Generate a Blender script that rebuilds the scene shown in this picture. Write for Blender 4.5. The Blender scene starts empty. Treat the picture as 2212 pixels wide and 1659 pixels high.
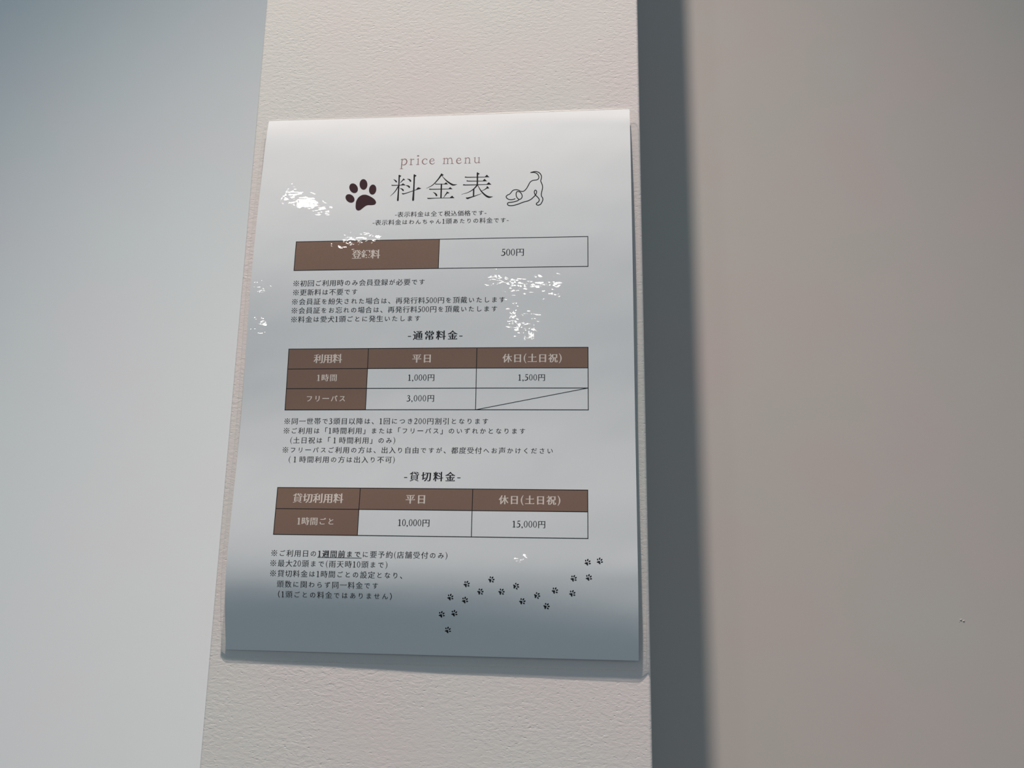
import bpy, math
from mathutils import Vector, Matrix, noise

scene = bpy.context.scene
COL = scene.collection
SZ = 1.35                      # height of the sheet's centre above the floor (m)

# ------------------------------------------------------------------ camera
cam_data = bpy.data.cameras.new('camera')
cam = bpy.data.objects.new('camera', cam_data)
COL.objects.link(cam)
R_ = Vector((0.996119, 0.086792, 0.014641))
U_ = Vector((0.003584, -0.206199, 0.978503))
F_ = Vector((-0.087945, 0.974653, 0.205710))
m = Matrix((R_, U_, -F_)).transposed().to_4x4()
m.translation = Vector((0.07840, -0.41991, SZ - 0.09804))
cam.matrix_world = m
cam_data.sensor_width = 36.0
cam_data.lens = 1741.9 / 2212 * 36.0
cam_data.clip_start = 0.01
cam_data.dof.use_dof = True
cam_data.dof.focus_distance = 0.425
cam_data.dof.aperture_fstop = 32.0
scene.camera = cam

# ------------------------------------------------------------------ world (soft cool daylight) and exposure
world = bpy.data.worlds.new('daylight')
scene.world = world
world.use_nodes = True
bg = world.node_tree.nodes['Background']
bg.inputs[0].default_value = (0.57, 0.83, 1.0, 1)
bg.inputs[1].default_value = 0.325
scene.view_settings.view_transform = 'Standard'
scene.view_settings.look = 'None'
scene.view_settings.gamma = 1.0
scene.view_settings.exposure = 0.0
scene.view_settings.use_curve_mapping = False

# ------------------------------------------------------------------ lamps
def aim(o, target):
    d = Vector(target) - o.location
    o.rotation_euler = d.to_track_quat('-Z', 'Y').to_euler()

# ceiling downlight close to the pillar: grazes the plaster and throws the pillar's shadow on the wall behind
kd = bpy.data.lights.new('key_downlight', 'SPOT')
kd.energy = 390
kd.color = (1.0, 0.85, 0.755)
kd.shadow_soft_size = 0.022
kd.spot_size = math.radians(60)
kd.spot_blend = 0.9
key = bpy.data.objects.new('key_downlight', kd)
COL.objects.link(key)
key.location = (-0.069, -0.53, SZ + 2.10)
aim(key, (-0.069, -0.53001, 0))

# small bright ceiling lamps and one eye-level source further back in the room: they glitter in the wavy film
def lamp(az, el, dist, rad, radiance, col=(1.0, 0.96, 0.9), origin=(0, 0, SZ)):
    l = bpy.data.lights.new('glint_lamp', 'AREA')
    l.shape = 'DISK'
    l.size = rad * 2
    l.color = col
    l.energy = radiance * math.pi * math.pi * rad * rad
    o = bpy.data.objects.new('glint_lamp', l)
    COL.objects.link(o)
    a, e = math.radians(az), math.radians(el)
    o.location = (origin[0] + dist * math.sin(a) * math.cos(e), origin[1] - dist * math.cos(a) * math.cos(e), origin[2] + dist * math.sin(e))
    aim(o, origin)
lamp(-23.8, 31.0, 3.0, 0.040, 60)
lamp(-22.9, 31.0, 3.0, 0.030, 60)
lamp(-22.1, 30.3, 3.0, 0.020, 60)
for az, r in ((-18.9, .018), (-18.2, .012), (-17.2, .020), (-16.0, .015)):
    lamp(az, 25.0, 3.2, r, 60)
lamp(-24.2, 17.0, 3.4, 0.020, 60)
lamp(-24.2, 12.0, 3.4, 0.018, 60)
for az, el in ((-5.0, 19.2), (-3.6, 18.4), (-2.4, 18.2), (-1.1, 18.2), (0.3, 18.0), (-3.0, 15.0), (-1.6, 14.0)):
    lamp(az, el, 3.4, 0.018, 70)
lamp(-1.8, -0.5, 3.6, 0.016, 60)  # no ceiling lamp: unknown eye-level source, added for a glint low on the sheet

# ------------------------------------------------------------------ materials
def new_mat(name, color, rough=0.6, spec=0.5):
    mt = bpy.data.materials.new(name)
    mt.use_nodes = True
    b = mt.node_tree.nodes['Principled BSDF']
    b.inputs['Base Color'].default_value = (*color, 1)
    b.inputs['Roughness'].default_value = rough
    b.inputs['Specular IOR Level'].default_value = spec
    return mt, mt.node_tree, b

def plaster(name, color, stretch, scale, depth, fine, mottling):
    mt, nt, b = new_mat(name, color, 0.85, 0.2)
    N = nt.nodes
    tc = N.new('ShaderNodeTexCoord')
    mp = N.new('ShaderNodeMapping'); mp.inputs['Scale'].default_value = stretch
    mp.inputs['Rotation'].default_value = (0, math.radians(-14), 0)
    nt.links.new(tc.outputs['Object'], mp.inputs['Vector'])
    n1 = N.new('ShaderNodeTexNoise'); n1.inputs['Scale'].default_value = scale
    n1.inputs['Detail'].default_value = 4; n1.inputs['Roughness'].default_value = 0.55; n1.inputs['Distortion'].default_value = 0.6
    nt.links.new(mp.outputs[0], n1.inputs['Vector'])
    # sparse small pits
    n2 = N.new('ShaderNodeTexNoise'); n2.inputs['Scale'].default_value = scale * 1.3; n2.inputs['Detail'].default_value = 1
    nt.links.new(mp.outputs[0], n2.inputs['Vector'])
    rp = N.new('ShaderNodeMapRange'); rp.inputs['From Min'].default_value = 0.64; rp.inputs['From Max'].default_value = 0.74
    rp.inputs['To Min'].default_value = 0.0; rp.inputs['To Max'].default_value = -0.35
    nt.links.new(n2.outputs[0], rp.inputs['Value'])
    ad = N.new('ShaderNodeMath'); ad.operation = 'ADD'
    nt.links.new(n1.outputs[0], ad.inputs[0]); nt.links.new(rp.outputs[0], ad.inputs[1])
    n4 = N.new('ShaderNodeTexNoise'); n4.inputs['Scale'].default_value = 28; n4.inputs['Detail'].default_value = 1
    nt.links.new(tc.outputs['Object'], n4.inputs['Vector'])
    am = N.new('ShaderNodeMapRange'); am.inputs['From Min'].default_value = 0.35; am.inputs['From Max'].default_value = 0.65
    am.inputs['To Min'].default_value = 0.55; am.inputs['To Max'].default_value = 1.0
    nt.links.new(n4.outputs[0], am.inputs['Value'])
    mu = N.new('ShaderNodeMath'); mu.operation = 'MULTIPLY'
    nt.links.new(ad.outputs[0], mu.inputs[0]); nt.links.new(am.outputs[0], mu.inputs[1])
    bp = N.new('ShaderNodeBump'); bp.inputs['Distance'].default_value = depth; bp.inputs['Strength'].default_value = 1.0
    nt.links.new(mu.outputs[0], bp.inputs['Height'])
    nt.links.new(bp.outputs[0], b.inputs['Normal'])
    # faint pink / green mottling of the paint
    n3 = N.new('ShaderNodeTexNoise'); n3.inputs['Scale'].default_value = 9; n3.inputs['Detail'].default_value = 2
    nt.links.new(tc.outputs['Object'], n3.inputs['Vector'])
    cr = N.new('ShaderNodeValToRGB')
    cr.color_ramp.elements[0].position = 0.35; cr.color_ramp.elements[1].position = 0.65
    k = mottling
    cr.color_ramp.elements[0].color = (color[0] * (1 + k), color[1] * (1 - k), color[2], 1)
    cr.color_ramp.elements[1].color = (color[0] * (1 - k), color[1] * (1 + k * .6), color[2] * (1 + k * .4), 1)
    nt.links.new(n3.outputs[0], cr.inputs[0]); nt.links.new(cr.outputs[0], b.inputs['Base Color'])
    return mt

M_PILLAR = plaster('cream_plaster', (0.72, 0.695, 0.675), (0.6, 1, 1.25), 500, 0.00017, 0, 0.02)
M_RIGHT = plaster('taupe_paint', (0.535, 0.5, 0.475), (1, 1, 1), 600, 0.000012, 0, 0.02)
M_LEFT = plaster('cool_grey_paint', (0.88, 0.925, 0.945), (1, 1, 1), 600, 0.000010, 0, 0.012)
M_FLOOR, nt, b = new_mat('floor_vinyl', (0.32, 0.27, 0.22), 0.5)
w = nt.nodes.new('ShaderNodeTexNoise'); w.inputs['Scale'].default_value = 14
cr = nt.nodes.new('ShaderNodeValToRGB'); cr.color_ramp.elements[0].color = (.15, .125, .11, 1); cr.color_ramp.elements[1].color = (.21, .18, .155, 1)
nt.links.new(w.outputs[0], cr.inputs[0]); nt.links.new(cr.outputs[0], b.inputs['Base Color'])
M_CEIL, _, _ = new_mat('ceiling_paint', (0.8, 0.8, 0.78), 0.9)
M_PAPER, nt, b = new_mat('paper', (0.84, 0.865, 0.89), 0.8, 0.1)
w = nt.nodes.new('ShaderNodeTexNoise'); w.inputs['Scale'].default_value = 900; w.inputs['Detail'].default_value = 2
cr = nt.nodes.new('ShaderNodeValToRGB')
cr.color_ramp.elements[0].color = tuple(c * .985 for c in (0.84, 0.865, 0.89)) + (1,); cr.color_ramp.elements[1].color = tuple(c * 1.01 for c in (0.84, 0.865, 0.89)) + (1,)
nt.links.new(w.outputs[0], cr.inputs[0]); nt.links.new(cr.outputs[0], b.inputs['Base Color'])
M_INK, _, _ = new_mat('dark_ink', (0.008, 0.005, 0.006), 0.7, 0.1)
M_INK2, _, _ = new_mat('body_ink', (0.022, 0.014, 0.014), 0.7, 0.1)
M_MAUVE, _, _ = new_mat('mauve_ink', (0.30, 0.17, 0.165), 0.7, 0.2)
M_MAROON, _, _ = new_mat('maroon_ink', (0.048, 0.014, 0.02), 0.7, 0.1)
M_WHITE, _, _ = new_mat('unprinted_lettering', (0.80, 0.72, 0.66), 0.7, 0.2)
M_BROWN, nt, b = new_mat('brown_print', (0.25, 0.15, 0.11), 0.7, 0.2)
w = nt.nodes.new('ShaderNodeTexNoise'); w.inputs['Scale'].default_value = 60; w.inputs['Detail'].default_value = 4
cr = nt.nodes.new('ShaderNodeValToRGB'); cr.color_ramp.elements[0].position = .3; cr.color_ramp.elements[1].position = .75
cr.color_ramp.elements[0].color = tuple(c * .95 for c in (0.25, 0.15, 0.11)) + (1,); cr.color_ramp.elements[1].color = tuple(c * 1.07 for c in (0.25, 0.15, 0.11)) + (1,)
nt.links.new(w.outputs[0], cr.inputs[0]); nt.links.new(cr.outputs[0], b.inputs['Base Color'])

# clear film: transparent, glossy by Fresnel, slightly milky, its surface finely wrinkled
M_FILM = bpy.data.materials.new('clear_film'); M_FILM.use_nodes = True
nt = M_FILM.node_tree; N = nt.nodes; N.clear()
out = N.new('ShaderNodeOutputMaterial')
tr = N.new('ShaderNodeBsdfTransparent'); tr.inputs[0].default_value = (0.985, 0.99, 0.99, 1)
gl = N.new('ShaderNodeBsdfGlossy'); gl.inputs['Roughness'].default_value = 0.02
di = N.new('ShaderNodeBsdfDiffuse'); di.inputs[0].default_value = (0.6, 0.64, 0.66, 1)
fr = N.new('ShaderNodeFresnel')
ge = N.new('ShaderNodeNewGeometry')      # same index from either side: the film is thin
ir = N.new('ShaderNodeMapRange'); ir.inputs['To Min'].default_value = 1.43; ir.inputs['To Max'].default_value = 1 / 1.43
nt.links.new(ge.outputs['Backfacing'], ir.inputs['Value']); nt.links.new(ir.outputs[0], fr.inputs[0])
tc = N.new('ShaderNodeTexCoord')
mp = N.new('ShaderNodeMapping'); mp.inputs['Scale'].default_value = (0.85, 1, 1.7); mp.inputs['Rotation'].default_value = (0, math.radians(12), 0)
n1 = N.new('ShaderNodeTexNoise'); n1.inputs['Scale'].default_value = 300; n1.inputs['Detail'].default_value = 0.4; n1.inputs['Distortion'].default_value = 0.6
n2 = N.new('ShaderNodeTexNoise'); n2.inputs['Scale'].default_value = 110; n2.inputs['Detail'].default_value = 1
nt.links.new(tc.outputs['Object'], mp.inputs[0]); nt.links.new(mp.outputs[0], n1.inputs['Vector']); nt.links.new(mp.outputs[0], n2.inputs['Vector'])
b1 = N.new('ShaderNodeBump'); b1.inputs['Distance'].default_value = 2.5e-05
b2 = N.new('ShaderNodeBump'); b2.inputs['Distance'].default_value = 2.5e-05 * 1.5
nt.links.new(n1.outputs[0], b1.inputs['Height']); nt.links.new(n2.outputs[0], b2.inputs['Height']); nt.links.new(b2.outputs[0], b1.inputs['Normal'])
nt.links.new(b1.outputs[0], gl.inputs['Normal'])
m1 = N.new('ShaderNodeMixShader'); m1.inputs[0].default_value = 0.012
nt.links.new(tr.outputs[0], m1.inputs[1]); nt.links.new(di.outputs[0], m1.inputs[2])
m2 = N.new('ShaderNodeMixShader')
nt.links.new(fr.outputs[0], m2.inputs[0]); nt.links.new(m1.outputs[0], m2.inputs[1]); nt.links.new(gl.outputs[0], m2.inputs[2])
nt.links.new(m2.outputs[0], out.inputs[0])

# ------------------------------------------------------------------ mesh helpers
def make(name, verts, faces, mat, parent=None, smooth=False):
    me = bpy.data.meshes.new(name)
    me.from_pydata([tuple(v) for v in verts], [], faces)
    me.materials.append(mat)
    if smooth:
        me.polygons.foreach_set('use_smooth', [True] * len(me.polygons))
    me.update()
    o = bpy.data.objects.new(name, me)
    COL.objects.link(o)
    if parent is not None:
        o.parent = parent
    return o

def box(name, lo, hi, mat, bevel=0.0):
    x0, y0, z0 = lo; x1, y1, z1 = hi
    cx, cy, cz = (x0 + x1) / 2, (y0 + y1) / 2, z0
    v = [(x - cx, y - cy, z - cz) for z in (z0, z1) for x, y in ((x0, y0), (x1, y0), (x1, y1), (x0, y1))]
    f = [(0, 3, 2, 1), (4, 5, 6, 7), (0, 1, 5, 4), (1, 2, 6, 5), (2, 3, 7, 6), (3, 0, 4, 7)]
    o = make(name, v, f, mat)
    o.location = (cx, cy, cz)
    if bevel:
        md = o.modifiers.new('bevel', 'BEVEL'); md.width = bevel; md.segments = 4
        o.data.polygons.foreach_set('use_smooth', [True] * 6)
        md.harden_normals = True
    o['kind'] = 'structure'
    return o

# ------------------------------------------------------------------ the room
DL = 0.26                      # the wall on the left lies deeper
D = 0.15                       # the pillar stands this far proud of the walls behind it
XL, XR = -0.11415, 0.1109
H = 3.6
pillar = box('pillar', (XL, 0.0, 0.0), (XR, DL + 0.10, H), M_PILLAR, 0.0015)
pillar['label'] = 'narrow cream plaster pillar standing proud of the walls behind the price sign'
wl = box('wall_left', (-2.6, DL, 0.0), (XL + 0.02, DL + 0.10, H), M_LEFT)
wl['label'] = 'smooth pale cool-grey wall to the left of the pillar'
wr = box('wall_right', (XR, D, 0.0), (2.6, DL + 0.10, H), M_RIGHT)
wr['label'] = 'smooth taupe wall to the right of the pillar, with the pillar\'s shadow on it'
fl = box('floor', (-2.6, -4.0, -0.05), (2.6, DL + 0.10, 0.0), M_FLOOR)
ce = box('ceiling', (-2.6, -4.0, H), (2.6, DL + 0.10, H + 0.05), M_CEIL)
# paint blemish: little raised crumbs on the right wall
def crumb(x, z, rx, rz, tilt, h):
    n = 10
    vs = [(0, -h, 0)]
    for ring, k in ((0.55, .8), (1.0, -.1)):
        for i in range(n):
            a = 2 * math.pi * i / n
            px, pz = rx * ring * math.cos(a), rz * ring * math.sin(a) * (1 + .2 * math.sin(2 * a))
            vs.append((px * math.cos(tilt) - pz * math.sin(tilt), -h * k, px * math.sin(tilt) + pz * math.cos(tilt)))
    fs = [(0, 1 + (i + 1) % n, 1 + i) for i in range(n)] + [(1 + i, 1 + (i + 1) % n, 1 + n + (i + 1) % n, 1 + n + i) for i in range(n)]
    o = make('paint_crumb', vs, fs, M_RIGHT, smooth=True)
    o.parent = wr
    o.location = (x - wr.location[0], D - wr.location[1], z - wr.location[2])
for c_ in ((0.3233, -0.13596, .0009, .00035, .25, .0004), (0.32495, -0.13665, .0009, .0004, .1, .0004), (0.3223, -0.1371, .0003, .0003, 0, .0002)):
    crumb(c_[0], SZ + c_[1], *c_[2:])

# ------------------------------------------------------------------ the sheet's surface (u, v in mm from its top left corner)
LINES = [["-表示料金は全て税込価格です-",79.28,130.6,62.75,3.62,"r"],["-表示料金はわんちゃん1頭あたりの料金です-",66.88,142.99,67.38,3.6,"r"],["登録料",56.38,72.22,86.14,5.6,"w"],["500円",139.18,151.64,86.3,4.83,"n"],["※初回ご利用時のみ会員登録が必要です",24.36,97.67,102.55,3.99,"r"],["※更新料は不要です",24.54,60.56,107.74,3.99,"r"],["※会員証を紛失された場合は、再発行料500円を頂戴いたします",24.31,141.62,113.05,3.93,"r"],["※会員証をお忘れの場合は、再発行料500円を頂戴いたします",24.39,137.51,118.07,3.92,"r"],["※料金は愛犬1頭ごとに発生いたします",24.45,95.92,123.08,3.93,"r"],["-通常料金-",89.54,119.26,132.57,5.45,"b"],["利用料",38.38,54.11,145.08,5.38,"w"],["平日",92.4,102.55,145.27,5.17,"w"],["休日(土日祝)",140.85,172.16,145.39,5.08,"w"],["1時間",40.79,51.69,155.61,4.23,"w"],["1,000円",90.57,104.79,155.69,4.16,"n"],["1,500円",149.39,163.49,155.78,4.09,"n"],["フリーパス",35.85,56.93,166.95,4.35,"w"],["3,000円",90.26,105.03,166.91,4.13,"n"],["※同一世帯で3頭目以降は、1回につき200円割引となります",24.39,133.87,179.18,3.83,"r"],["※ご利用は「1時間利用」または「フリーパス」のいずれかとなります",24.44,153.32,184.31,3.8,"r"],["(土日祝は「１時間利用」のみ)",28.5,85.15,189.44,3.83,"r"],["※フリーパスご利用の方は、出入り自由ですが、都度受付へお声かけください",24.7,167.65,194.58,3.76,"r"],["(１時間利用の方は出入り不可)",28.52,85.47,199.65,3.8,"r"],["-貸切料金-",90.8,120.41,208.3,5.29,"b"],["貸切利用料",32.55,59.5,219.89,5.36,"w"],["平日",92.3,102.48,219.96,5.09,"w"],["休日(土日祝)",140.36,171.66,219.86,4.92,"w"],["1時間ごと",35.89,55.12,231.76,4.34,"w"],["10,000円",88.95,105.27,231.91,4.21,"n"],["15,000円",147.59,164.19,231.96,4.13,"n"],["※ご利用日の\u00011週間前まで\u0002に要予約(店舗受付のみ)",23.53,114.94,248.04,3.77,"r"],["※最大20頭まで(雨天時10頭まで)",23.38,84.46,253.1,3.78,"r"],["※貸切料金は1時間ごとの設定となり、",23.6,92.29,258.17,3.76,"r"],["頭数に関わらず同一料金です",27.43,79.99,263.43,3.76,"r"],["（1頭ごとの料金ではありません）",28.15,87.17,268.54,3.75,"r"]]
PRICE = [[[81.405,28.214,0.363],[81.345,31.168,0.544],[81.258,34.205,0.483]],[[80.609,28.526,0.151],[81.488,28.081,0.424]],[[80.482,34.315,0.241],[82.136,34.297,0.241]],[[81.457,29.057,0.151],[82.393,28.076,0.363],[83.559,28.382,0.544],[84.178,29.645,0.604],[83.724,31.14,0.544],[82.537,31.94,0.362],[81.369,31.57,0.151]],[[86.561,28.139,0.423],[86.627,31.864,0.513]],[[85.888,28.488,0.151],[86.62,28.107,0.363]],[[85.935,31.876,0.241],[87.533,31.925,0.241]],[[86.654,29.218,0.151],[87.302,28.431,0.302],[88.117,28.456,0.483]],[[90.223,26.298,0.755],[90.737,26.315,0.755]],[[90.656,28.099,0.422],[90.712,31.822,0.512]],[[89.963,28.615,0.151],[90.718,28.134,0.362]],[[89.723,31.858,0.241],[91.346,31.874,0.241]],[[95.696,28.996,0.542],[95.121,28.34,0.301],[94.161,28.377,0.361],[93.252,29.356,0.542],[93.234,30.695,0.572],[94.096,31.658,0.451],[95.147,31.69,0.27],[95.982,31.014,0.15]],[[97.759,29.999,0.18],[99.784,29.727,0.21]],[[99.784,29.727,0.3],[99.59,28.85,0.361],[98.723,28.319,0.271],[97.792,28.894,0.421],[97.402,30.055,0.541],[97.824,31.272,0.54],[98.841,31.837,0.42],[99.637,31.595,0.27],[100.29,30.88,0.15]],[[105.677,28.338,0.36],[105.595,31.745,0.479]],[[104.888,28.749,0.15],[105.734,28.272,0.36]],[[105.655,29.141,0.15],[106.518,28.398,0.3],[107.333,28.558,0.419],[107.676,29.54,0.449],[107.63,31.842,0.448]],[[107.661,29.205,0.15],[108.61,28.364,0.3],[109.602,28.496,0.419],[109.976,29.546,0.449],[110.197,31.888,0.448]],[[104.883,31.857,0.21],[106.319,31.901,0.209]],[[106.975,31.888,0.209],[108.35,31.931,0.209]],[[109.424,31.931,0.209],[111.036,31.981,0.209]],[[113.075,30.145,0.179],[115.091,29.874,0.209]],[[115.091,29.874,0.298],[114.906,29.0,0.358],[114.05,28.47,0.269],[113.119,29.043,0.418],[112.719,30.2,0.538],[113.127,31.413,0.537],[114.133,31.977,0.417],[114.927,31.735,0.268],[115.583,31.024,0.149]],[[117.927,28.527,0.358],[117.788,31.891,0.476]],[[117.137,28.903,0.149],[117.984,28.462,0.358]],[[117.897,29.295,0.149],[118.818,28.455,0.298],[119.721,28.719,0.417],[120.082,29.632,0.447],[120.018,31.927,0.446]],[[117.078,31.969,0.208],[118.536,32.014,0.208]],[[119.366,31.974,0.208],[120.764,32.017,0.208]],[[123.219,28.396,0.357],[123.095,30.794,0.446],[123.571,31.673,0.416],[124.408,31.865,0.297],[125.277,31.262,0.148]],[[122.4,28.771,0.149],[123.279,28.398,0.298]],[[125.508,28.437,0.357],[125.386,31.863,0.445]],[[124.718,28.779,0.149],[125.566,28.372,0.297]],[[125.358,31.895,0.237],[126.182,31.722,0.148]]]
TITLE = [[[80.341,38.459,0.722],[80.454,44.384,0.66],[80.429,49.598,0.717],[80.412,53.963,0.894]],[[77.213,40.845,0.12],[78.315,41.699,0.661],[78.932,42.472,0.661]],[[82.976,40.909,0.6],[81.972,42.196,0.42],[81.046,43.253,0.15]],[[76.469,44.372,0.36],[76.843,44.612,0.42],[80.139,44.637,0.36],[84.024,44.58,0.269]],[[80.393,44.873,0.54],[78.428,48.571,0.389],[75.992,51.298,0.12]],[[81.147,46.526,0.12],[82.531,47.215,0.658],[83.142,47.98,0.717]],[[85.007,40.802,0.12],[86.385,41.368,0.719],[87.004,42.272,0.779]],[[84.4,44.885,0.12],[85.858,45.317,0.718],[86.555,46.053,0.777]],[[82.685,49.917,0.418],[83.289,50.062,0.597],[84.322,49.895,0.418],[88.707,48.388,0.298],[90.314,47.814,0.298],[93.097,46.979,0.238]],[[88.977,38.445,0.78],[89.13,46.254,0.716],[89.092,54.02,1.01]],[[104.591,38.504,0.835],[102.373,42.05,0.595],[99.55,45.235,0.387],[96.31,47.033,0.119]],[[104.784,39.496,0.149],[107.133,42.25,0.535],[109.529,44.274,0.771],[111.405,45.301,0.799],[113.523,45.067,0.118]],[[101.437,44.31,0.357],[101.895,44.583,0.416],[108.276,44.76,0.267]],[[104.72,44.726,0.713],[104.785,53.067,0.709]],[[98.408,47.447,0.357],[99.072,47.692,0.446],[110.912,47.783,0.266]],[[100.192,49.47,0.148],[101.632,50.541,0.711],[102.24,51.588,0.858]],[[108.254,49.94,0.709],[107.279,51.331,0.443],[106.259,53.04,0.148]],[[97.248,53.004,0.296],[97.854,53.309,0.533],[102.283,53.228,0.325],[112.159,53.318,0.265]],[[124.858,38.279,0.769],[124.981,45.771,0.706]],[[118.374,40.447,0.296],[118.977,40.791,0.444],[131.451,40.922,0.265]],[[119.345,42.824,0.296],[119.889,43.197,0.443],[130.2,43.422,0.265]],[[117.66,45.214,0.295],[118.262,45.554,0.472],[132.695,45.563,0.264]],[[124.868,45.93,0.706],[122.858,48.296,0.5],[119.838,50.243,0.294],[116.346,51.245,0.118]],[[123.064,48.302,0.706],[123.083,52.571,0.704]],[[119.007,53.427,0.352],[119.722,53.765,0.881],[121.116,53.352,0.646],[123.437,52.644,0.44],[127.49,51.084,0.147]],[[125.187,45.777,0.235],[126.993,49.146,0.528],[129.416,51.934,0.761],[131.645,53.331,0.935],[133.917,53.166,0.117]],[[130.838,47.319,0.704],[129.406,48.503,0.381],[127.442,49.48,0.147]]]
CAPS = [[[79.902,38.148],[81.586,38.693],[80.882,39.465],[79.986,39.539]],[[82.673,40.341],[83.931,41.364],[83.104,41.571]],[[81.567,44.48],[82.768,43.531],[84.079,44.483],[84.034,44.744]],[[88.541,38.135],[90.28,38.746],[89.722,39.489],[88.682,39.623]],[[90.116,48.004],[91.281,46.377],[91.722,46.259],[93.334,46.953],[92.818,47.329]],[[104.179,37.965],[105.797,38.868],[104.881,39.663],[104.174,39.15]],[[106.052,44.698],[107.337,43.561],[108.309,44.826]],[[108.551,47.816],[109.745,46.65],[111.064,47.884]],[[107.814,49.283],[109.472,50.133],[108.896,50.472],[108.066,50.386]],[[109.511,53.315],[111.076,51.943],[112.309,53.386]],[[124.436,38.004],[126.169,38.645],[125.599,39.283],[124.539,39.35]],[[128.95,40.915],[130.144,39.481],[131.543,41.055]],[[127.702,43.449],[128.982,41.991],[130.262,43.554]],[[129.967,45.553],[131.395,44.169],[132.785,45.663]],[[130.435,46.534],[131.791,47.892],[130.774,48.186],[130.17,47.526]]]
PAW = [[[56.194,48.672],[55.632,48.884],[54.996,48.888],[54.327,48.684],[53.673,48.285],[53.076,47.719],[52.578,47.023],[52.213,46.244],[52.005,45.436],[51.97,44.654],[52.109,43.951],[52.414,43.375],[52.864,42.967],[53.428,42.753],[54.067,42.75],[54.738,42.957],[55.395,43.36],[55.993,43.93],[56.49,44.629],[56.853,45.409],[57.058,46.216],[57.091,46.996],[56.949,47.695],[56.644,48.266]],[[60.441,46.962],[59.845,46.857],[59.264,46.531],[58.738,46.004],[58.303,45.312],[57.988,44.503],[57.816,43.63],[57.797,42.754],[57.934,41.934],[58.218,41.227],[58.628,40.68],[59.138,40.332],[59.713,40.207],[60.312,40.314],[60.895,40.645],[61.422,41.176],[61.857,41.872],[62.17,42.685],[62.341,43.558],[62.357,44.432],[62.217,45.248],[61.933,45.951],[61.522,46.493],[61.014,46.838]],[[65.388,50.1],[64.854,49.898],[64.368,49.496],[63.965,48.922],[63.672,48.213],[63.508,47.418],[63.486,46.591],[63.606,45.788],[63.862,45.065],[64.235,44.471],[64.7,44.046],[65.226,43.821],[65.776,43.81],[66.312,44.015],[66.799,44.42],[67.203,44.999],[67.495,45.711],[67.657,46.508],[67.677,47.334],[67.555,48.134],[67.298,48.854],[66.925,49.444],[66.461,49.865],[65.936,50.089]],[[55.289,54.187],[54.883,54.579],[54.345,54.806],[53.712,54.855],[53.026,54.721],[52.335,54.413],[51.685,53.952],[51.12,53.369],[50.678,52.704],[50.391,52.001],[50.277,51.309],[50.346,50.675],[50.591,50.142],[50.997,49.748],[51.537,49.518],[52.172,49.47],[52.86,49.606],[53.553,49.917],[54.205,50.381],[54.77,50.967],[55.209,51.634],[55.494,52.336],[55.605,53.026],[55.535,53.657]],[[56.492,56.707],[56.483,56.171],[56.477,55.535],[56.504,54.866],[56.598,54.227],[56.766,53.615],[56.993,53.001],[57.269,52.418],[57.586,51.899],[57.955,51.443],[58.375,51.037],[58.824,50.691],[59.277,50.416],[59.739,50.221],[60.218,50.099],[60.7,50.037],[61.174,50.021],[61.625,50.05],[62.064,50.13],[62.513,50.261],[62.998,50.443],[63.545,50.693],[64.133,51.003],[64.719,51.343],[65.259,51.68],[65.751,52.009],[66.216,52.345],[66.641,52.688],[67.01,53.039],[67.327,53.408],[67.597,53.791],[67.811,54.167],[67.961,54.511],[68.044,54.819],[68.064,55.103],[68.028,55.366],[67.943,55.612],[67.812,55.848],[67.632,56.07],[67.397,56.264],[67.102,56.416],[66.722,56.515],[66.267,56.571],[65.787,56.6],[65.33,56.62],[64.897,56.617],[64.466,56.589],[64.052,56.566],[63.668,56.579],[63.331,56.627],[63.029,56.695],[62.734,56.801],[62.417,56.961],[62.07,57.192],[61.71,57.482],[61.339,57.8],[60.963,58.121],[60.571,58.466],[60.166,58.84],[59.767,59.188],[59.394,59.454],[59.054,59.626],[58.735,59.734],[58.432,59.779],[58.139,59.767],[57.845,59.686],[57.556,59.539],[57.292,59.345],[57.072,59.125],[56.905,58.87],[56.779,58.573],[56.684,58.259],[56.606,57.947],[56.547,57.67],[56.513,57.408],[56.497,57.105]]]
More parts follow.
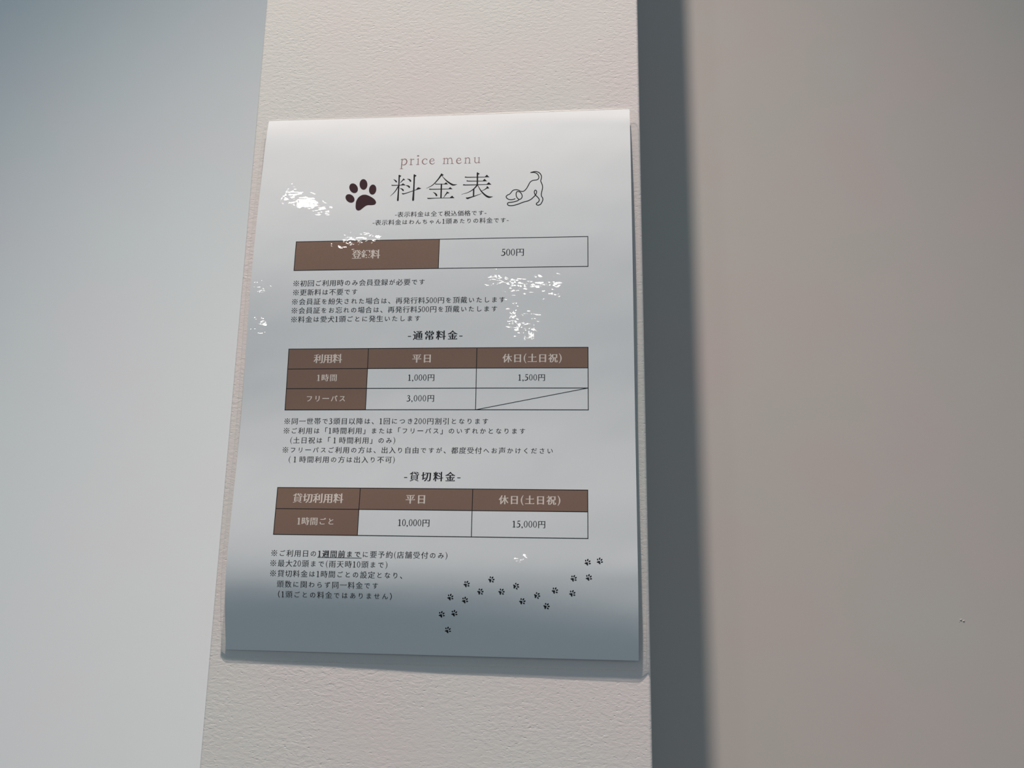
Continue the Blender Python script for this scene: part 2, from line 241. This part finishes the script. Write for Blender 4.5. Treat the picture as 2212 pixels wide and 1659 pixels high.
DOG = [[[146.27,54.767,0.453],[145.145,55.119,0.453],[143.929,55.241,0.453],[142.529,54.921,0.453],[141.552,54.04,0.454],[141.325,53.176,0.454],[142.128,52.337,0.454],[143.251,51.793,0.454],[144.018,50.856,0.454],[144.869,49.729,0.454],[145.995,49.279,0.454],[147.129,49.271,0.454],[148.182,49.624,0.454],[149.238,50.227,0.453],[150.461,50.393,0.453],[151.498,49.903,0.453],[152.694,48.402,0.453],[153.541,46.696,0.454],[154.388,44.986,0.454],[155.422,44.049,0.454],[156.639,43.697,0.454],[158.032,43.543,0.454],[158.984,42.991,0.454],[159.32,41.839,0.454],[158.868,40.467,0.454],[157.982,39.469,0.455],[156.576,38.881,0.455],[154.739,38.885,0.455]],[[154.739,38.885,0.455],[156.046,38.476,0.455],[157.619,38.347,0.455],[159.023,38.818,0.455],[160.082,39.823,0.454],[160.709,41.297,0.454],[160.638,42.844,0.453],[160.339,44.188,0.453],[160.751,45.355,0.453],[161.288,46.908,0.452],[161.392,48.635,0.452],[161.063,50.536,0.451],[160.768,52.243,0.451],[160.92,53.576,0.45],[161.536,54.729,0.45],[161.599,55.865,0.45],[161.042,57.362,0.449],[160.19,58.566,0.449],[158.898,58.911,0.449],[158.115,58.422,0.45],[158.195,57.765,0.45],[159.138,57.033,0.45],[159.646,56.006,0.45],[159.463,55.056,0.45],[158.673,53.994,0.451],[157.619,52.828,0.451],[157.0,51.765,0.452],[156.897,50.427,0.452],[157.497,49.775,0.452],[158.059,50.362,0.452],[158.121,51.223,0.451],[157.532,52.731,0.451],[156.249,54.218,0.451],[155.049,55.326,0.451],[153.328,56.23,0.451],[151.082,56.838,0.451],[149.012,57.639,0.451],[146.769,58.435,0.452],[144.692,58.821,0.452],[142.952,58.723,0.452],[142.156,58.042,0.453],[142.228,57.286,0.453],[142.917,56.924,0.453],[144.653,56.739,0.453],[146.386,56.402,0.452],[147.94,55.814,0.452],[148.537,55.165,0.452]],[[147.497,50.334,0.454],[147.018,50.839,0.454],[146.831,52.076,0.453],[147.119,53.608,0.453],[147.922,54.77,0.452],[148.798,55.171,0.452],[149.66,54.718,0.452],[150.165,53.685,0.452],[150.06,52.54,0.453],[149.43,51.284,0.453],[148.547,50.553,0.453],[147.497,50.334,0.454]]]
PAWT = [[[-1.608,0.554],[-1.536,0.446],[-1.39,0.318],[-1.192,0.202],[-0.914,0.097],[-0.584,0.004],[-0.31,-0.046],[-0.134,-0.045],[-0.013,-0.001],[0.073,0.101],[0.115,0.285],[0.122,0.525],[0.132,0.76],[0.174,0.98],[0.219,1.195],[0.223,1.368],[0.158,1.488],[0.052,1.567],[-0.058,1.606],[-0.156,1.604],[-0.258,1.561],[-0.368,1.479],[-0.482,1.337],[-0.603,1.155],[-0.749,0.998],[-0.946,0.89],[-1.167,0.807],[-1.349,0.733],[-1.486,0.673],[-1.584,0.623]],[[-0.969,-0.302],[-1.145,-0.342],[-1.285,-0.491],[-1.353,-0.708],[-1.329,-0.935],[-1.221,-1.112],[-1.056,-1.191],[-0.88,-1.151],[-0.739,-1.002],[-0.672,-0.785],[-0.696,-0.558],[-0.804,-0.381]],[[0.245,-1.643],[0.385,-1.507],[0.429,-1.253],[0.365,-0.949],[0.21,-0.677],[0.005,-0.51],[-0.194,-0.492],[-0.334,-0.629],[-0.378,-0.883],[-0.314,-1.187],[-0.159,-1.459],[0.046,-1.626]],[[1.336,-0.847],[1.391,-0.666],[1.31,-0.427],[1.115,-0.195],[0.857,-0.031],[0.607,0.021],[0.43,-0.054],[0.375,-0.235],[0.456,-0.474],[0.652,-0.707],[0.909,-0.871],[1.16,-0.922]],[[1.558,0.551],[1.502,0.716],[1.312,0.858],[1.039,0.937],[0.757,0.932],[0.54,0.845],[0.447,0.699],[0.503,0.533],[0.693,0.391],[0.966,0.313],[1.248,0.317],[1.465,0.404]]]
PAWS = [[115.703,284.367,0],[112.611,276.799,0],[118.971,276.084,0],[116.971,268.292,5],[124.334,269.579,0],[125.101,261.785,12],[132.048,265.364,25],[137.486,259.396,25],[142.62,265.222,25],[149.822,262.403,45],[153.011,269.661,22],[160.297,266.739,40],[164.999,271.793,30],[169.137,264.162,15],[177.742,265.37,10],[178.398,258.116,10],[185.872,257.569,0],[185.311,250.201,0],[191.291,249.474,-5]]
BC = [6.7086,-0.4349,-0.4021,0.7763,-0.2653,-0.6421,-2.1718,0.2347,0.1654,0.1417,-0.2104,0.1689,-2.6319,0.0081,0.0504,-1.4174,0.4531,-0.1983,0.0145,-0.0359,-0.053,0.381,-0.2561,0.1162]
NB = [[0,0],[1,0],[2,0],[0,1],[1,1],[2,1],[0,2],[1,2],[2,2],[0,3],[1,3],[2,3],[0,4],[1,4],[2,4],[0,5],[1,5],[2,5],[0,6],[1,6],[2,6],[0,7],[1,7],[2,7]]

def leg(n, x):
    if n == 0: return 1.0
    if n == 1: return x
    if n == 2: return (3 * x * x - 1) / 2
    if n == 3: return (5 * x ** 3 - 3 * x) / 2
    if n == 4: return (35 * x ** 4 - 30 * x * x + 3) / 8
    if n == 5: return (63 * x ** 5 - 70 * x ** 3 + 15 * x) / 8
    if n == 6: return (231 * x ** 6 - 315 * x ** 4 + 105 * x * x - 5) / 16
    return (429 * x ** 7 - 693 * x ** 5 + 315 * x ** 3 - 35 * x) / 16

def body(u, v):
    uc, vc = min(max(u, 0), 210), min(max(v, 0), 297)
    s, t = (uc - 105) / 105, (vc - 148.5) / 148.5
    ls = [leg(i, s) for i in range(3)]; lt = [leg(j, t) for j in range(8)]
    z = 0.0
    for c, (i, j) in zip(BC, NB):
        z += c * ls[i] * lt[j]
    # a crease across the top right, a low swell above the foot
    z += 0.14 * math.exp(-((v - 6 - (u - 190) * .05) / 5.0) ** 2) * max(0, (u - 120) / 90)
    z += (0.35 + 0.25 * uc / 210) * math.exp(-((v - 260) / 13.0) ** 2)
    return z

VF = 259.0
def height(u, v):
    if v <= VF:
        z = body(u, v)
    else:
        # the foot of the sheet bends back to the plaster, closest at its left corner
        z0 = body(u, VF); s0 = (z0 - body(u, VF - 2)) / 2
        z1 = 0.5 + 0.95 * min(1.0, max(0.0, u) / 110) + 0.4 * max(0.0, u - 110) / 100
        L = 297 - VF; t = min(1.0, (v - VF) / L)
        z = (2 * t ** 3 - 3 * t * t + 1) * z0 + (t ** 3 - 2 * t * t + t) * L * s0 + (3 * t * t - 2 * t ** 3) * z1 + (t ** 3 - t * t) * L * -0.295
    # shallow waves of the laminated sheet
    z += 0.10 * noise.noise(Vector((u / 46, v / 24, 3.1))) + 0.035 * noise.noise(Vector((u / 15 + v / 40, v / 13, 7.7)))
    # the film's free margin runs back towards the plaster
    ou = max(0, -u, u - 210); ov = max(0, -v, v - 297)
    z -= 0.16 * ou + 0.12 * ov
    return max(z, 0.45 - 0.03 * (ou + ov))

ROOT = Vector((0.0, 0.0, SZ - 0.154))
def P(u, v, off=0.0):
    return Vector(((u - 105) * .001, -(height(u, v) + off) * .001, SZ + (148.5 - v) * .001)) - ROOT

sign = bpy.data.objects.new('price_sign', None)
COL.objects.link(sign)
sign.location = ROOT
sign.empty_display_size = 0.05
sign['label'] = 'laminated white price list with brown tables and paw prints, hung on the pillar'
sign['category'] = 'sign'

def surface_normal(u, v, e=0.6):
    a = P(u + e, v) - P(u - e, v); b = P(u, v - e) - P(u, v + e)
    return a.cross(b).normalized()

def grid(name, u0, v0, u1, v1, du, off, mat, parent, mask=None):
    nu, nv = max(1, round((u1 - u0) / du)), max(1, round((v1 - v0) / du))
    vs, fs = [], []
    for j in range(nv + 1):
        for i in range(nu + 1):
            u, v = u0 + (u1 - u0) * i / nu, v0 + (v1 - v0) * j / nv
            if mask: u, v = mask(u, v)
            vs.append(P(u, v, off))
    for j in range(nv):
        for i in range(nu):
            a = j * (nu + 1) + i
            fs.append((a, a + nu + 1, a + nu + 2, a + 1))
    return make(name, vs, fs, mat, parent, True)

paper = grid('paper', 0, 0, 210, 297, 1.5, 0.0, M_PAPER, sign)
# film, a little larger than the paper, with rounded corners
FU0, FV0, FU1, FV1, FR = -2.5, -0.8, 214.2, 302.0, 4.0
def rounded(u, v):
    for cu, cv, su, sv in ((FU0 + FR, FV0 + FR, -1, -1), (FU1 - FR, FV0 + FR, 1, -1), (FU0 + FR, FV1 - FR, -1, 1), (FU1 - FR, FV1 - FR, 1, 1)):
        a, b = (u - cu) * su, (v - cv) * sv
        if a > 0 and b > 0:
            mx = max(a, b); r = math.hypot(a, b)
            return cu + a * su * mx / r, cv + b * sv * mx / r
    return u, v
film = grid('laminating_film', FU0, FV0, FU1, FV1, 1.5, 0.075, M_FILM, sign, rounded)
film['label'] = 'clear glossy film sealed around the paper'

# the sealed, cut edge of the film catches the light as a thin milky line
M_EDGE, nt, b = new_mat('film_edge', (0.62, 0.66, 0.62), 0.3, 0.5)
b.inputs['Alpha'].default_value = 0.26
path = []
for cu, cv, a0 in ((FU1 - FR, FV1 - FR, 0), (FU0 + FR, FV1 - FR, 90), (FU0 + FR, FV0 + FR, 180), (FU1 - FR, FV0 + FR, 270)):
    for k in range(7):
        a = math.radians(a0 + 15 * k); path.append((cu + FR * math.cos(a), cv + FR * math.sin(a)))
dense_path = []
for i in range(len(path)):
    p, q = path[i], path[(i + 1) % len(path)]
    n = max(1, int(math.dist(p, q) / 1.5))
    for k in range(n): dense_path.append((p[0] + (q[0] - p[0]) * k / n, p[1] + (q[1] - p[1]) * k / n))
vs, fs = [], []
n = len(dense_path)
for i, (u, v) in enumerate(dense_path):
    p, q = dense_path[i - 1], dense_path[(i + 1) % n]
    dx, dy = q[0] - p[0], q[1] - p[1]; l = math.hypot(dx, dy)
    ix, iy = -dy / l * .38, dx / l * .38
    vs += [P(u, v, .10), P(u + ix, v + iy, .13), P(u + ix, v + iy, .09), P(u, v, -.05)]
    j = 4 * ((i + 1) % n)
    fs += [(4 * i, j, j + 1, 4 * i + 1), (4 * i + 3, j + 3, j, 4 * i)]
edge = make('film_edge', vs, fs, M_EDGE, sign, True)
edge['label'] = 'thin milky cut edge of the film'

# ------------------------------------------------------------------ print
def ribbon(pts, per=5):
    """variable-width stroke through (u, v, width) points -> verts2d, faces"""
    Q = []
    n = len(pts)
    if n == 2:
        Q = [tuple(pts[0][k] + (pts[1][k] - pts[0][k]) * t / 4 for k in range(3)) for t in range(5)]
    else:
        for i in range(n - 1):
            a, b, c, d = pts[max(i - 1, 0)], pts[i], pts[i + 1], pts[min(i + 2, n - 1)]
            for j in range(per):
                t = j / per
                Q.append(tuple(.5 * (2 * b[k] + (c[k] - a[k]) * t + (2 * a[k] - 5 * b[k] + 4 * c[k] - d[k]) * t * t + (-a[k] + 3 * b[k] - 3 * c[k] + d[k]) * t ** 3) for k in range(3)))
        Q.append(tuple(pts[-1]))
    V, F = [], []
    for i, (x, y, w) in enumerate(Q):
        p, q = Q[max(i - 1, 0)], Q[min(i + 1, len(Q) - 1)]
        dx, dy = q[0] - p[0], q[1] - p[1]
        l = math.hypot(dx, dy) or 1
        nx, ny = -dy / l * w / 2, dx / l * w / 2
        V += [(x + nx, y + ny), (x - nx, y - ny)]
        if i:
            k = 2 * i
            F.append((k - 2, k - 1, k + 1, k))
    # round ends
    for idx, e in ((0, 0), (len(Q) - 1, 1)):
        x, y, w = Q[idx]
        base = len(V)
        for s in range(8):
            V.append((x + w / 2 * math.cos(math.pi * s / 4), y + w / 2 * math.sin(math.pi * s / 4)))
        F.append(tuple(range(base, base + 8)))
    return V, F

def merge(parts):
    V, F = [], []
    for v, f in parts:
        k = len(V); V += v; F += [tuple(i + k for i in q) for q in f]
    return V, F

PRINT_OFF = 0.022
def printed(name, parts, mat, parent, off=PRINT_OFF):
    """parts in sheet mm -> one flat print mesh lying on the sheet's curve"""
    V, F = merge(parts)
    F2 = []
    for f in F:                       # all facing the reader
        a = 0
        for i in range(len(f)):
            x0, y0 = V[f[i]]; x1, y1 = V[f[(i + 1) % len(f)]]
            a += x0 * y1 - x1 * y0
        F2.append(f if a < 0 else tuple(reversed(f)))
    # cut large faces up so that the print follows the sheet's curve
    V = list(V); out = []; mid = {}
    stack = []
    for f in F2:
        for i in range(1, len(f) - 1): stack.append((f[0], f[i], f[i + 1]))
    while stack:
        a, b, c = stack.pop()
        L = [math.dist(V[a], V[b]), math.dist(V[b], V[c]), math.dist(V[c], V[a])]
        k = L.index(max(L))
        if L[k] < 2.2:
            out.append((a, b, c)); continue
        a, b, c = ((a, b, c), (b, c, a), (c, a, b))[k]
        e = (min(a, b), max(a, b))
        if e not in mid:
            mid[e] = len(V); V.append(((V[a][0] + V[b][0]) / 2, (V[a][1] + V[b][1]) / 2))
        q = mid[e]
        stack += [(a, q, c), (q, b, c)]
    # strokes that cross lie on one another like layers of ink, a few microns apart
    up = list(range(len(V)))
    def find(i):
        while up[i] != i: up[i] = up[up[i]]; i = up[i]
        return i
    for f in out:
        a = find(f[0])
        for k in f[1:]: up[find(k)] = a
    order = {}
    for i in range(len(V)): order.setdefault(find(i), len(order))
    o = make(name, [P(x, y, off + .0035 * (order[find(i)] % 5)) for i, (x, y) in enumerate(V)], out, mat, parent, True)
    o.data.normals_split_custom_set_from_vertices([surface_normal(x, y) for x, y in V])
    return o

# fonts: outlines of the built-in font, redrawn with thin horizontals, stout verticals and small wedge serifs
_fc = bpy.data.curves.new('glyph_source', 'FONT')
_fo = bpy.data.objects.new('glyph_source', _fc)
COL.objects.link(_fo)

def outlines(ch):
    _fc.body = ch
    bpy.context.view_layer.update()
    cu = _fo.to_curve(bpy.context.evaluated_depsgraph_get())
    loops = []
    for s in cu.splines:
        bp = s.bezier_points
        n = len(bp)
        L = []
        for i in range(n):
            a, b = bp[i], bp[(i + 1) % n]
            p0, p1, p2, p3 = a.co.xy, a.handle_right.xy, b.handle_left.xy, b.co.xy
            ch_ = (p3 - p0)
            l = ch_.length
            if l < 1e-6: continue
            dev = max(abs(ch_.cross(p1 - p0)), abs(ch_.cross(p2 - p0))) / l
            k = 1 if dev < 0.0015 else (3 if dev < 0.03 else 5)
            for j in range(k):
                t = j / k
                L.append(tuple((1 - t) ** 3 * p0[c] + 3 * (1 - t) ** 2 * t * p1[c] + 3 * (1 - t) * t * t * p2[c] + t ** 3 * p3[c] for c in (0, 1)))
        if len(L) > 2: loops.append(L)
    _fo.to_curve_clear()
    return loops

def area(L):
    return sum(L[i][0] * L[(i + 1) % len(L)][1] - L[(i + 1) % len(L)][0] * L[i][1] for i in range(len(L))) / 2

def offset(L, kx, ky):
    """shift every edge along its outward normal: kx for upright edges, ky for level ones"""
    n = len(L); out = []
    E = []
    for i in range(n):
        x0, y0 = L[i]; x1, y1 = L[(i + 1) % n]
        dx, dy = x1 - x0, y1 - y0; l = math.hypot(dx, dy) or 1e-9
        nx, ny = dy / l, -dx / l
        d = kx * nx * nx + ky * ny * ny
        E.append((nx, ny, nx * x0 + ny * y0 + d, d))
    for i in range(n):
        a, b = E[i - 1], E[i]
        det = a[0] * b[1] - a[1] * b[0]
        x, y = L[i]
        if abs(det) > 0.35:
            X = (a[2] * b[1] - a[1] * b[2]) / det; Y = (a[0] * b[2] - a[2] * b[0]) / det
        else:
            mx, my = a[0] + b[0], a[1] + b[1]; l = math.hypot(mx, my) or 1
            dd = (a[3] + b[3]) / 2
            X, Y = x + mx / l * dd, y + my / l * dd
        lim = 1.6 * max(abs(kx), abs(ky))
        if math.hypot(X - x, Y - y) > lim:
            s = lim / math.hypot(X - x, Y - y); X, Y = x + (X - x) * s, y + (Y - y) * s
        out.append((X, Y))
    return out

def fill(loops):
    cu = bpy.data.curves.new('fill', 'CURVE'); cu.dimensions = '2D'; cu.fill_mode = 'BOTH'
    for L in loops:
        s = cu.splines.new('POLY'); s.points.add(len(L) - 1)
        for p, q in zip(s.points, L): p.co = (q[0], q[1], 0, 1)
        s.use_cyclic_u = True
    o = bpy.data.objects.new('fill', cu); COL.objects.link(o)
    me = bpy.data.meshes.new_from_object(o)
    V = [tuple(v.co.xy) for v in me.vertices]; F = [tuple(p.vertices) for p in me.polygons]
    bpy.data.objects.remove(o); bpy.data.curves.remove(cu); bpy.data.meshes.remove(me)
    return V, F

def inside(p, L):
    r = False
    for i in range(len(L)):
        (x0, y0), (x1, y1) = L[i], L[(i + 1) % len(L)]
        if (y0 > p[1]) != (y1 > p[1]) and p[0] < (x1 - x0) * (p[1] - y0) / (y1 - y0) + x0: r = not r
    return r

def fill_overlapping(loops):
    """each stroke contour on its own, with the holes that lie in it"""
    outer = sorted([L for L in loops if area(L) > 0], key=area); holes = [L for L in loops if area(L) <= 0]
    own = {i: [L] for i, L in enumerate(outer)}
    for h in holes:
        c = (sum(p[0] for p in h) / len(h), sum(p[1] for p in h) / len(h))
        best = None
        for i, L in enumerate(outer):          # smallest contour round the hole
            if abs(area(L)) > abs(area(h)) and (inside(c, L) or not inside(c, h)) and sum(inside(p, L) for p in h) > len(h) * .5:
                best = i; break
        if best is None: best = len(outer) - 1
        own[best].append(h)
    return [fill(Ls) for Ls in own.values()]

def rb(*pts): return ribbon([(x, y, w * 1.22) for x, y, w in pts], 5)
def ring(cx, cy, rx, ry, ix, iy, n=28):
    V = []; F = []
    for i in range(n):
        a = 2 * math.pi * i / n
        V += [(cx + rx * math.cos(a), cy + ry * math.sin(a)), (cx + ix * math.cos(a), cy + iy * math.sin(a))]
        k = 2 * i; j = (2 * i + 2) % (2 * n)
        F.append((k, j, j + 1, k + 1))
    return V, F

# serif numerals and marks, drawn stroke by stroke; unit = height of a numeral, second value = advance
LAT = {
 '0': ([ring(.30, .5, .285, .515, .165, .462)], .62),
 '1': ([rb((.31, .0, .13), (.31, .92, .13)), rb((.10, .02, .045), (.52, .02, .045)), rb((.10, .85, .035), (.22, .92, .08), (.33, .97, .06))], .62),
 '2': ([rb((.07, .76, .05), (.13, .92, .08), (.27, .98, .08), (.43, .88, .11), (.44, .68, .12), (.32, .42, .09), (.06, .05, .05)), rb((.05, .045, .09), (.48, .045, .09)), rb((.48, .06, .07), (.55, .20, .03))], .62),
 '3': ([rb((.09, .84, .05), (.17, .95, .07), (.30, .97, .08), (.43, .86, .11), (.40, .68, .10), (.20, .54, .045)), rb((.20, .54, .045), (.42, .47, .09), (.49, .29, .13), (.40, .09, .12), (.22, .01, .08), (.03, .03, .09))], .62),
 '5': ([rb((.18, .955, .09), (.50, .98, .085)), rb((.19, .95, .05), (.14, .57, .05)), rb((.14, .57, .05), (.30, .60, .08), (.46, .47, .13), (.49, .27, .13), (.38, .08, .11), (.20, .0, .08), (.03, .04, .09))], .62),
 ',': ([rb((.11, .05, .13), (.17, -.02, .11), (.08, -.17, .03))], .30),
 '(': ([rb((.36, 1.10, .03), (.19, .80, .07), (.13, .45, .10), (.19, .10, .07), (.36, -.2, .03))], .42),
 ')': ([rb((.06, 1.10, .03), (.23, .80, .07), (.29, .45, .10), (.23, .10, .07), (.06, -.2, .03))], .42),
 '-': ([rb((.05, .36, .075), (.34, .36, .075))], .40),
}
REF = ([rb((.10, .10, .05), (.78, .78, .05)), rb((.10, .78, .05), (.78, .10, .05))] +
       [rb((x - .01, y, .13), (x + .01, y, .13)) for x, y in ((.44, .76), (.44, .12), (.12, .44), (.76, .44))])
_cache = {}
DIG = 0.77
def glyph(ch, bold):
    """-> (verts, faces, advance) in em units, baseline at 0"""
    key = (ch, bold)
    if key in _cache: return _cache[key]
    if ch in LAT:
        V, F = merge(LAT[ch][0])
        s = DIG
        V = [(x * s * 1.04, y * s) for x, y in V]
        if bold:
            V2, F2 = merge([(V, F), ([(x + .035, y) for x, y in V], F)]); V, F = V2, F2
        r = (V, F, LAT[ch][1] * s * 1.04 + (0.03 if bold else 0))
    elif ch == '※':
        V, F = merge(REF); r = ([(x + .06, y - .06) for x, y in V], F, 1.0)
    elif ch == '１':
        V, F, a = glyph('1', bold); r = ([(x + .25, y) for x, y in V], F, 1.0)
    else:
        loops = outlines(ch)
        tot = sum(area(L) for L in loops)
        if tot < 0: loops = [list(reversed(L)) for L in loops]
        kanji = ord(ch) >= 0x4e00
        dense = len(loops) > 7
        kx = (0.030 if kanji else 0.024) if bold else (0.012 if kanji else 0.010)
        ky = (-0.004 if bold else (-0.008 if dense else -0.011)) if kanji else (0.008 if bold else -0.001)
        if dense and bold: kx = 0.018
        elif dense: kx = 0.009
        tris = []
        new = []
        for L in loops:
            L = offset(L, kx, ky)
            new.append(L)
            if not kanji: continue
            n = len(L)
            for i in range(n):
                x0, y0 = L[i]; x1, y1 = L[(i + 1) % n]
                px, py = L[i - 1]; qx, qy = L[(i + 2) % n]
                if area(L) > 0 and abs(x1 - x0) < .012 and .015 < y1 - y0 < .10 and x0 - px > .10 and x1 - qx > .10 and abs(y0 - py) < .02 and abs(y1 - qy) < .02:
                    tris.append(([(x1 + .006, y0), (x1 - .035, y1 + .06), (x1 - .13, y1 - .002)], [(0, 1, 2)]))
                if area(L) > 0 and y1 - y0 > .18 and abs(x1 - x0) < .02 and x1 - qx > .12 and abs(y1 - qy) < .02:
                    tris.append(([(x1 + .022, y1 - .015), (x1 - .02, y1 + .03), (x1 - .07, y1 - .002)], [(0, 1, 2)]))
        V, F = merge(fill_overlapping(new) + tris)
        if not kanji and ch not in '、。「」（）ー':
            V = [(.5 + (x - .5) * .86, .36 + (y - .36) * .86) for x, y in V]
        r = (V, F, 1.0)
    _cache[key] = r
    return r

def text_parts(t, u0, u1, vc, em, style):
    bold = style in 'bw'
    items = []; x = 0.0; n = 0; bd = bold; marks = []
    for ch in t:
        if ch == '\x01': bd = True; marks.append(n); continue
        if ch == '\x02': bd = bold; marks.append(n); continue
        V, F, adv = glyph(ch, bd)
        items.append((V, F, x, adv)); x += adv; n += 1
    # ink width at zero tracking, then tracking so that the line has its measured length
    f, l = items[0], items[-1]
    left = min(p[0] for p in f[0]) + f[2]; right = max(p[0] for p in l[0]) + l[2]
    track = ((u1 - u0) / em - (right - left)) / max(1, len(items) - 1)
    sx = 1.0
    if track < -0.04:
        sx = (u1 - u0) / em / (right - left - 0.04 * (len(items) - 1)); track = -0.04
    parts = []
    for k, (V, F, x, adv) in enumerate(items):
        parts.append(([(u0 + em * sx * (px + x - left + track * k), vc - em * (py - 0.375)) for px, py in V], F))
    if marks:
        a, b = items[marks[0]], items[marks[1]]
        ua = u0 + em * (a[2] - left + track * marks[0]); ub = u0 + em * (b[2] - left + track * marks[1])
        parts.append(bar(ua, vc + em * .50, ub, vc + em * .50, .28))
    return parts

def bar(x0, y0, x1, y1, w, step=1.5):
    l = math.hypot(x1 - x0, y1 - y0); n = max(1, int(l / step)); dx, dy = (x1 - x0) / l, (y1 - y0) / l
    V, F = [], []
    for i in range(n + 1):
        x, y = x0 + (x1 - x0) * i / n, y0 + (y1 - y0) * i / n
        V += [(x - dy * w / 2, y + dx * w / 2), (x + dy * w / 2, y - dx * w / 2)]
        if i: F.append((2 * i - 2, 2 * i - 1, 2 * i + 1, 2 * i))
    return V, F

# price tables
TABLES = [((24.1, 104.95, 186.2), (77.97, 95.0), {(0, 0)}),
          ((24.2, 68.3, 127.1, 186.0), (139.63, 150.68, 161.45, 173.08), {(0, 0), (0, 1), (0, 2), (1, 0), (2, 0)}),
          ((23.8, 68.1, 126.85, 185.5), (214.5, 225.44, 238.64), {(0, 0), (0, 1), (0, 2), (1, 0)})]
tables = []
for ti, (cs, rs_, brown) in enumerate(TABLES):
    lw = 0.40
    bars = [bar(cs[0] - lw / 2, r, cs[-1] + lw / 2, r, lw) for r in rs_] + [bar(c, rs_[0], c, rs_[-1], lw) for c in cs]
    if ti == 1:
        bars.append(bar(cs[2], rs_[3], cs[3], rs_[2], .34))
    t = printed('price_table', bars, M_INK, sign, .017)
    tables.append((t, rs_))
    for (r, c) in sorted(brown):
        g_ = grid('header_cell', cs[c], rs_[r], cs[c + 1], rs_[r + 1], 1.5, .011, M_BROWN, t)
def table_at(v):
    for t, rs_ in tables:
        if rs_[0] < v < rs_[-1]: return t
    return sign
for (t, u0, u1, vc, em, st) in LINES:
    par = table_at(vc)
    mat = {'r': M_INK2, 'b': M_INK, 'n': M_INK, 'w': M_WHITE}[st]
    o = printed('text_line' if par is sign else 'cell_text', text_parts(t, u0, u1, vc, em, st), mat, par)
    if st == 'b': o['label'] = 'bold dark heading between hyphens'
    if st == 'w': o['label'] = 'pale lettering on brown'
bpy.data.objects.remove(_fo); bpy.data.curves.remove(_fc)

# headings drawn stroke by stroke
o = printed('heading_text', [ribbon(s) for s in PRICE], M_MAUVE, sign); o['label'] = 'small mauve lettering above the title'
title = [ribbon([(x, y, w * 1.12) for x, y, w in s]) for s in TITLE] + [(c, [tuple(range(len(c)))]) for c in CAPS]
o = printed('title_text', title, M_INK, sign); o['label'] = 'large black title lettering'
o = printed('paw_drawing', [fill([s]) for s in PAW], M_MAROON, sign); o['label'] = 'large maroon paw print left of the title'
o = printed('dog_drawing', [ribbon([(x, y, w * 1.1) for x, y, w in s], 4) for s in DOG], M_INK, sign); o['label'] = 'one-line drawing of a stretching dog right of the title'
pawfill = merge([fill([s]) for s in PAWT])
for (u, v, a) in PAWS:
    c, s = math.cos(math.radians(a)), math.sin(math.radians(a))
    printed('paw_print', [([(u + x * c - y * s, v + x * s + y * c) for x, y in pawfill[0]], pawfill[1])], M_INK, sign)
